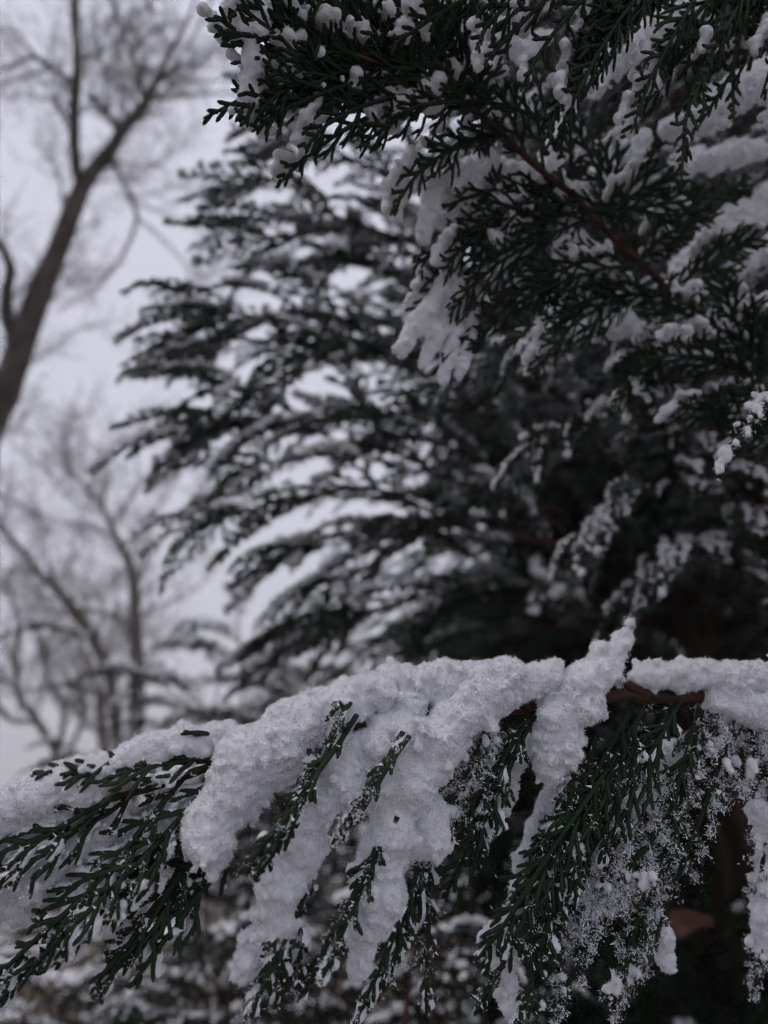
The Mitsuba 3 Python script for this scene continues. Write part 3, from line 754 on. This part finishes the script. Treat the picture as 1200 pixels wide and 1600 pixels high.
# the crown's left outline, as the picture's x per y
OUT_Y, OUT_X = [-400, 0, 200, 400, 520, 640, 760, 860, 960, 1060, 1250, 1400, 1700], [560, 600, 560, 520, 500, 560, 600, 540, 480, 420, 420, 400, 380]
for q in list(range(2050)) + [1000] * 420:
    # whorls of inner branches round the trunk, from the ground to above the frame
    z = r3.uniform(.1, 4.6)
    az = r3.uniform(0, 2 * math.pi)
    if q >= 1150:
        z, az = r3.uniform(.5, 2.5), r3.uniform(math.pi * .35, math.pi * 1.25) if q % 3 else r3.uniform(-.3, .6) * math.pi
    ln = r3.uniform(.35, 1.0) * (1.12 - z / 8) if q < 520 or q >= 1150 else r3.uniform(.9, 2.3)
    z = z if q < 520 or q >= 1150 else r3.uniform(2.2, 4.8)
    root = np.array([tx, ty, z])
    d = np.array([math.cos(az), math.sin(az), r3.uniform(-.15, .3)])
    end = root + d * ln
    if np.linalg.norm(end - EYE) < .62 or np.linalg.norm(root + d * ln * .6 - EYE) < .6:
        continue
    if any(x is not None and -150 < y < 1800 and -400 < x < np.interp(y, OUT_Y, OUT_X) + 60 for x, y, dep in (seen_at(root + d * ln * u) for u in (.4, .6, .8, 1.0, 1.15))):
        continue
    if 520 <= q < 1150 and any(x is not None and y > -250 and x < 1350 for x, y, dep in (seen_at(root + d * ln * u) for u in (.6, .8, 1.0, 1.15))):
        continue
    c = spline([root, root + d * ln * .5 + Z * .05, end], 24)
    stems.append(tubes(c[None, ::3], np.linspace(.009, .002, 24)[None, ::3], 4))
    nw = 24 if 520 <= q < 1150 else 11
    for w in range(nw):
        u = .2 + .8 * (w + .5) / nw
        i = int(u * 23)
        if np.linalg.norm(c[i] - EYE) < .68:
            continue
        dd = unit(c[min(i + 1, 23)] - c[i - 1])
        lat = unit(np.cross(dd, Z)) * (1 if w % 2 else -1)
        low_spray(INNER, INNER_SNOW, c[i], unit(dd + .8 * lat * r3.uniform(.5, 1.2) - Z * r3.uniform(.1, .8)), unit(Z + .3 * lat + r3.normal(0, .25, 3)), r3.uniform(1.1, 1.7), r3, False if r3.random() < .10 else None)
tag(INNER, 'dark shaded foliage deep inside the crown', kind='stuff')
put(TREE + '__inner_stems', join(stems), 'mat_stem', smooth=True)
tag(TREE + '__inner_stems', 'bare brown stems deep inside the crown', kind='stuff')
tag(INNER_SNOW, 'sparse snow scattered through the dark inner crown of the conifer', 'snow', kind='stuff')

# ------------------------------------------------------------------ dry leaves
def dry_leaf(name, px, py, d, size, ax, nrm, seed, lab):
    r = np.random.default_rng(seed)
    u, v = np.meshgrid(np.linspace(0, 1, 15), np.linspace(-1, 1, 9), indexing='ij')
    wd = .38 * np.sin(math.pi * u ** .8) ** .8 + .01
    x, y = u - .5, v * wd
    z = .28 * v ** 2 * wd + .12 * np.sin(u * 5) + .03 * np.sin(9 * u + 7 * v)
    M = frame(np.array(ax, float), np.array(nrm, float)) * size
    p = np.stack([x, y, z], -1).reshape(-1, 3) @ M.T + W(px, py, d)
    i, j = np.meshgrid(np.arange(14), np.arange(8), indexing='ij')
    q = np.stack([i * 9 + j, (i + 1) * 9 + j, (i + 1) * 9 + j + 1, i * 9 + j + 1], -1).reshape(-1, 4)
    p2 = p - np.tile(unit(np.array(nrm, float)) * size * .012, (len(p), 1))
    k = put(name, join([(p, np.vstack([q[:, [0, 1, 2]], q[:, [0, 2, 3]]])), (p2, np.vstack([q[:, [2, 1, 0]], q[:, [3, 2, 0]]]))]), 'mat_dry_leaf', smooth=True)
    tag(k, lab, 'leaf')


dry_leaf('dry_leaf', 1085, 1445, .72, .050, (1, .35, .45), (-.6, -.6, .75), 1, 'withered red brown leaf caught in the shade at the lower right')
dry_leaf('dry_leaf', 905, 890, .62, .014, (.2, .2, -1), (0, -.9, .3), 2, 'tiny brown leaf at the tip of a drooping spray at the dark hollow')

# ------------------------------------------------------------------ bare trees
def limb_tree(name, limbs, lab, twigs, seed, r_twig, depth_spread=.25, levels=3, group=None, up=.35, lenf=1.0, K=5, base_z=-.2, mat='mat_grey_bark', r_min=.003):
    """limbs: polylines (px, py, d, radius m), the first is the trunk and is carried on down to the ground."""
    r = np.random.default_rng(seed)
    tag(name, lab, 'tree', group)
    skeleton = []
    for q, l in enumerate(limbs):
        c = spline([(*W(x, y, d), rad) for x, y, d, rad in l], 40)
        if q == 0:
            p, rad = c[0, :3], c[0, 3]
            dn = unit(c[0, :3] - c[3, :3]) * np.array([1, 1, 1])
            foot = p + dn * (p[2] - base_z) / max(-dn[2], .35) * np.array([.5, .5, 0]) - Z * (p[2] - base_z)
            low = spline([(*foot, rad * 1.5), (*(p * .5 + foot * .5 + dn * .2 * np.array([1, 1, 0])), rad * 1.15), (*p, rad)], 16)[:-1]
            c = np.vstack([low, c])
        c[:, :3] += gaussian_filter(r.standard_normal((len(c), 3)), (2, 0)) * c[:, 3:4] * .5
        skeleton.append(c)
        put(f"{name}__{'trunk' if q == 0 else 'limb'}", tubes(c[None, :, :3], c[None, :, 3] * (1 + .04 * r.standard_normal((1, len(c)))), 10), mat, smooth=True)
    # random finer wood, generation by generation
    src = skeleton
    out = []
    for g in range(levels):
        P, R, nxt = [], [], []
        for c in src:
            Ltot = np.linalg.norm(np.diff(c[:, :3], axis=0), axis=1).sum()
            m = twigs[g] if g else max(4, int(twigs[0] * Ltot))
            for w in range(m):
                u = r.uniform(.25 if g == 0 else .12, 1.0)
                i = min(int(u * (len(c) - 1)), len(c) - 2)
                if g == 0 and c[i, 2] < 1.6:
                    continue
                d = unit(c[i + 1, :3] - c[i, :3])
                side = unit(np.cross(d, r.standard_normal(3)))
                nd = unit(d * r.uniform(.4, 1.0) + side * r.uniform(.6, 1.1) + Z * up * r.uniform(0, 1))
                ln = lenf * (1.1, .55, .30, .17)[g] * r.uniform(.5, 1.3)
                rad = min(c[i, 3] * .55, r_twig * (1, .55, .38, .3)[g])
                rad = max(rad, r_min)
                s = np.linspace(0, 1, 7)[:, None]
                k1, k2 = unit(np.cross(nd, r.standard_normal(3))), unit(np.cross(nd, r.standard_normal(3)))
                pts = c[i, :3] + nd * ln * s + k1 * ln * .22 * np.sin(s * 2.6) * r.uniform(-1, 1) + k2 * ln * .10 * np.sin(s * 6.5 + r.uniform(0, 3)) * s + Z * .12 * ln * s ** 2
                rr = np.linspace(rad, max(rad * .4, r_min * .7), 7)
                P.append(pts); R.append(rr)
                nxt.append(np.hstack([pts, rr[:, None]]))
        out.append(tubes(np.array(P), np.array(R), 4 if g < 2 else 3))
        src = nxt
    put(name + '__twigs', join(out), mat, smooth=True)
    tag(name + '__twigs', 'fine bare twigs', kind='stuff')


D1 = 6.3
limb_tree('bare_tree', [[(-60, 790, D1, 0.1421), (-15, 650, D1, 0.1309), (40, 520, D1, 0.1122), (90, 400, D1, 0.0883), (128, 300, D1, 0.0748), (165, 240, D1, 0.0636), (188, 205, D1, 0.0524), (225, 165, D1 + .1, 0.0374), (255, 100, D1 + .2, 0.0254), (290, 40, D1 + .3, 0.0165), (320, -40, D1 + .4, 0.0090)],
                        [(128, 300, D1, 0.0487), (118, 240, D1 - .1, 0.0464), (115, 180, D1 - .15, 0.0449), (122, 100, D1 - .2, 0.0389), (118, 20, D1 - .25, 0.0344), (122, -80, D1 - .3, 0.0269)],
                        [(22, 540, D1, 0.0748), (8, 480, D1 - .1, 0.0524), (14, 420, D1 - .2, 0.0449), (-2, 385, D1 - .25, 0.0374), (-40, 340, D1 - .3, 0.0299)],
                        [(188, 205, D1, 0.0336), (165, 175, D1, 0.0224), (135, 150, D1 - .1, 0.0187)],
                        [(120, 135, D1 - .2, 0.0254), (80, 105, D1 - .3, 0.0209), (45, 90, D1 - .4, 0.0165), (0, 110, D1 - .5, 0.0105)],
                        [(110, 190, D1 - .1, 0.0224), (92, 165, D1 - .2, 0.0150), (82, 148, D1 - .3, 0.0090)],
                        [(175, 250, D1, 0.0254), (195, 290, D1 - .1, 0.0194), (213, 340, D1 - .2, 0.0165), (190, 400, D1 - .25, 0.0135), (150, 450, D1 - .3, 0.0105), (90, 485, D1 - .3, 0.0075)],
                        [(225, 165, D1, 0.0224), (215, 110, D1 + .1, 0.0194), (195, 60, D1 + .2, 0.0165), (170, -10, D1 + .3, 0.0120)],
                        [(245, 155, D1, 0.0180), (290, 150, D1 + .2, 0.0135), (350, 145, D1 + .3, 0.0090), (420, 150, D1 + .4, 0.0060)],
                        [(213, 340, D1 - .2, 0.0120), (250, 370, D1 - .2, 0.0097), (300, 420, D1 - .2, 0.0075), (330, 440, D1 - .2, 0.0052)],
                        [(240, 130, D1, 0.0165), (275, 100, D1, 0.0135), (310, 40, D1, 0.0105), (340, -20, D1, 0.0075)]],
          'tall bare tree with a dark leaning forked trunk at the left', (3.4, 6, 3), 5, .013, up=.2, lenf=.75, r_min=.0034)
D2 = 14.0
limb_tree('bare_tree_001', [[(213, 1120, D2, 0.1496), (213, 1010, D2, 0.1360), (212, 940, D2, 0.1088), (203, 880, D2, 0.0816), (175, 820, D2 + .2, 0.0612), (150, 780, D2 + .3, 0.0476), (110, 740, D2 + .4, 0.0340), (60, 700, D2 + .6, 0.0204)],
                            [(210, 930, D2, 0.0476), (230, 870, D2, 0.0374), (240, 810, D2 + .2, 0.0272), (280, 740, D2 + .4, 0.0170)],
                            [(218, 960, D2, 0.0374), (250, 945, D2, 0.0272), (290, 930, D2, 0.0204), (350, 880, D2 + .3, 0.0136)],
                            [(185, 840, D2, 0.0340), (120, 820, D2 - .3, 0.0258), (60, 805, D2 - .5, 0.0190), (-20, 760, D2 - .8, 0.0136)],
                            [(160, 790, D2, 0.0272), (170, 740, D2, 0.0204), (150, 690, D2, 0.0136)],
                            [(175, 820, D2, 0.0272), (215, 760, D2 + .3, 0.0204), (210, 700, D2 + .5, 0.0136)]],
          'distant bare tree with a straight trunk rising over the left end of the lower branch', (2.4, 4, 3), 6, .017, up=.4, lenf=1.35, r_min=.008, group='distant bare trees at the left')
limb_tree('bare_tree_002', [[(185, 1180, 12, 0.1088), (168, 1060, 12, 0.0884), (140, 990, 12, 0.0680), (105, 935, 12, 0.0612), (65, 900, 12, 0.0544), (35, 860, 12, 0.0476), (0, 825, 12, 0.0374), (-60, 780, 12, 0.0272)],
                            [(120, 950, 12, 0.0408), (190, 965, 12.2, 0.0306), (210, 1000, 12.3, 0.0204)], [(140, 990, 12, 0.0340), (110, 960, 11.8, 0.0272), (80, 900, 11.6, 0.0204), (70, 840, 11.5, 0.0136)],
                            [(150, 1010, 12, 0.0340), (160, 950, 12.2, 0.0238), (130, 900, 12.3, 0.0170)]],
          'distant bare tree leaning left across the misty sky at the lower left', (2.4, 4, 3), 8, .016, up=.3, lenf=1.1, r_min=.007, group='distant bare trees at the left')
limb_tree('bare_tree_003', [[(95, 1260, 10, 0.0748), (90, 1180, 10, 0.0612), (60, 1130, 10, 0.0510), (30, 1090, 10, 0.0408), (25, 1030, 10, 0.0340), (30, 970, 10, 0.0238), (5, 900, 10, 0.0136)],
                            [(90, 1180, 10, 0.0408), (100, 1110, 10, 0.0340), (75, 1060, 10, 0.0272), (60, 1000, 10, 0.0204)], [(60, 1130, 10, 0.0340), (10, 1120, 10, 0.0272), (-40, 1060, 10, 0.0204)],
                            [(95, 1200, 10, 0.0340), (130, 1120, 10.2, 0.0272), (125, 1050, 10.2, 0.0204)]],
          'low many stemmed bare tree at the left edge just above the snowy branch', (2.6, 4, 3), 9, .014, up=.4, lenf=1.0, r_min=.006, group='distant bare trees at the left')
limb_tree('bare_tree_004', [[(170, 1330, 18, 0.1088), (160, 1180, 18, 0.0884), (150, 1080, 18, 0.0680), (125, 1000, 18, 0.0476), (110, 900, 18, 0.0272)], [(155, 1120, 18, 0.0476), (180, 1050, 18, 0.0340), (200, 980, 18, 0.0204)], [(158, 1150, 18, 0.0408), (100, 1090, 18, 0.0340), (60, 990, 18, 0.0204)]],
          'slim pale bare tree between the other distant trunks', (2.6, 4, 3), 10, .016, up=.4, lenf=1.5, r_min=.009, group='distant bare trees at the left')

# ------------------------------------------------------------------ the snowy shrub conifers behind the lower branch
def shrub(name, centre, spread, n, size, seed, lab, snow_lab, heavy):
    tag(name, lab, 'shrub')
    r = np.random.default_rng(seed)
    root = W(*centre); root = np.array([root[0], root[1], -.1])
    top = W(*centre)
    stems = []
    k = key_for('snow_coat')
    for q in range(n):
        end = top + r.normal(0, 1, 3) * np.array(spread)
        c = spline([root + r.normal(0, .05, 3) * [1, 1, 0], (root * .4 + end * .6) + r.normal(0, .06, 3), end], 24)
        stems.append(tubes(c[None], np.linspace(.012, .002, 24)[None], 5))
        for w in range(8):
            i = int((.45 + .55 * (w + .5) / 8) * 23)
            d = unit(c[min(i + 1, 23)] - c[i - 1]) * .3 + np.array([r.normal(), r.normal(), -.25])
            low_spray(name + '__foliage', k, c[i], unit(d), unit(Z + r.normal(0, .3, 3)), size * r.uniform(.8, 1.3), r, r.random() < heavy)
    put(name + '__stem', join(stems), 'mat_stem', smooth=True)
    tag(name + '__stem', 'thin stems', kind='stuff')
    tag(name + '__foliage', 'dark scaly foliage', kind='stuff')
    tag(k, snow_lab, 'snow', kind='stuff')


shrub('evergreen_shrub', (440, 1065, 2.4), (.22, .2, .12), 40, 2.0, 41, 'blurred snowy evergreen shrub behind the top edge of the lower branch', 'blurred snow on the shrub behind the top edge of the lower branch', .8)
shrub('evergreen_shrub_001', (260, 1150, 4.5), (.20, .3, .10), 8, 2.4, 42, 'pale blurred snowy shrub under the distant bare trees', 'blurred snow on the pale shrub under the distant bare trees', .9)
shrub('evergreen_shrub_002', (120, 1560, 1.3), (.26, .14, .08), 40, 1.3, 43, 'blurred snowy shrub in the bottom left corner', 'blurred snow on the shrub in the bottom left corner', 1.0)
shrub('evergreen_shrub_003', (480, 1520, 1.2), (.18, .12, .12), 34, 1.3, 44, 'dim blurred shrub behind the hanging tips at bottom centre', 'dim blurred snow behind the hanging tips at bottom centre', .25)
shrub('evergreen_shrub_004', (720, 1460, .95), (.07, .08, .08), 12, 1.1, 45, 'dark blurred shrub behind the hollow right of bottom centre', 'soft grey snow tongues in the hollow right of bottom centre', .7)

# ------------------------------------------------------------------ winter air
scene['air'] = {'type': 'homogeneous', 'albedo': {'type': 'rgb', 'value': [.98, .98, .98]}, 'sigma_t': {'type': 'rgb', 'value': [.006, .006, .006]}}
scene['haze'] = {'type': 'cube', 'to_world': T().translate([0, 20, 19]).scale([950, 950, 20.5]), 'bsdf': {'type': 'null'}, 'interior': {'type': 'ref', 'id': 'air'}}
tag('haze', 'thin winter haze', kind='stuff')
scene['camera']['medium'] = {'type': 'ref', 'id': 'air'}
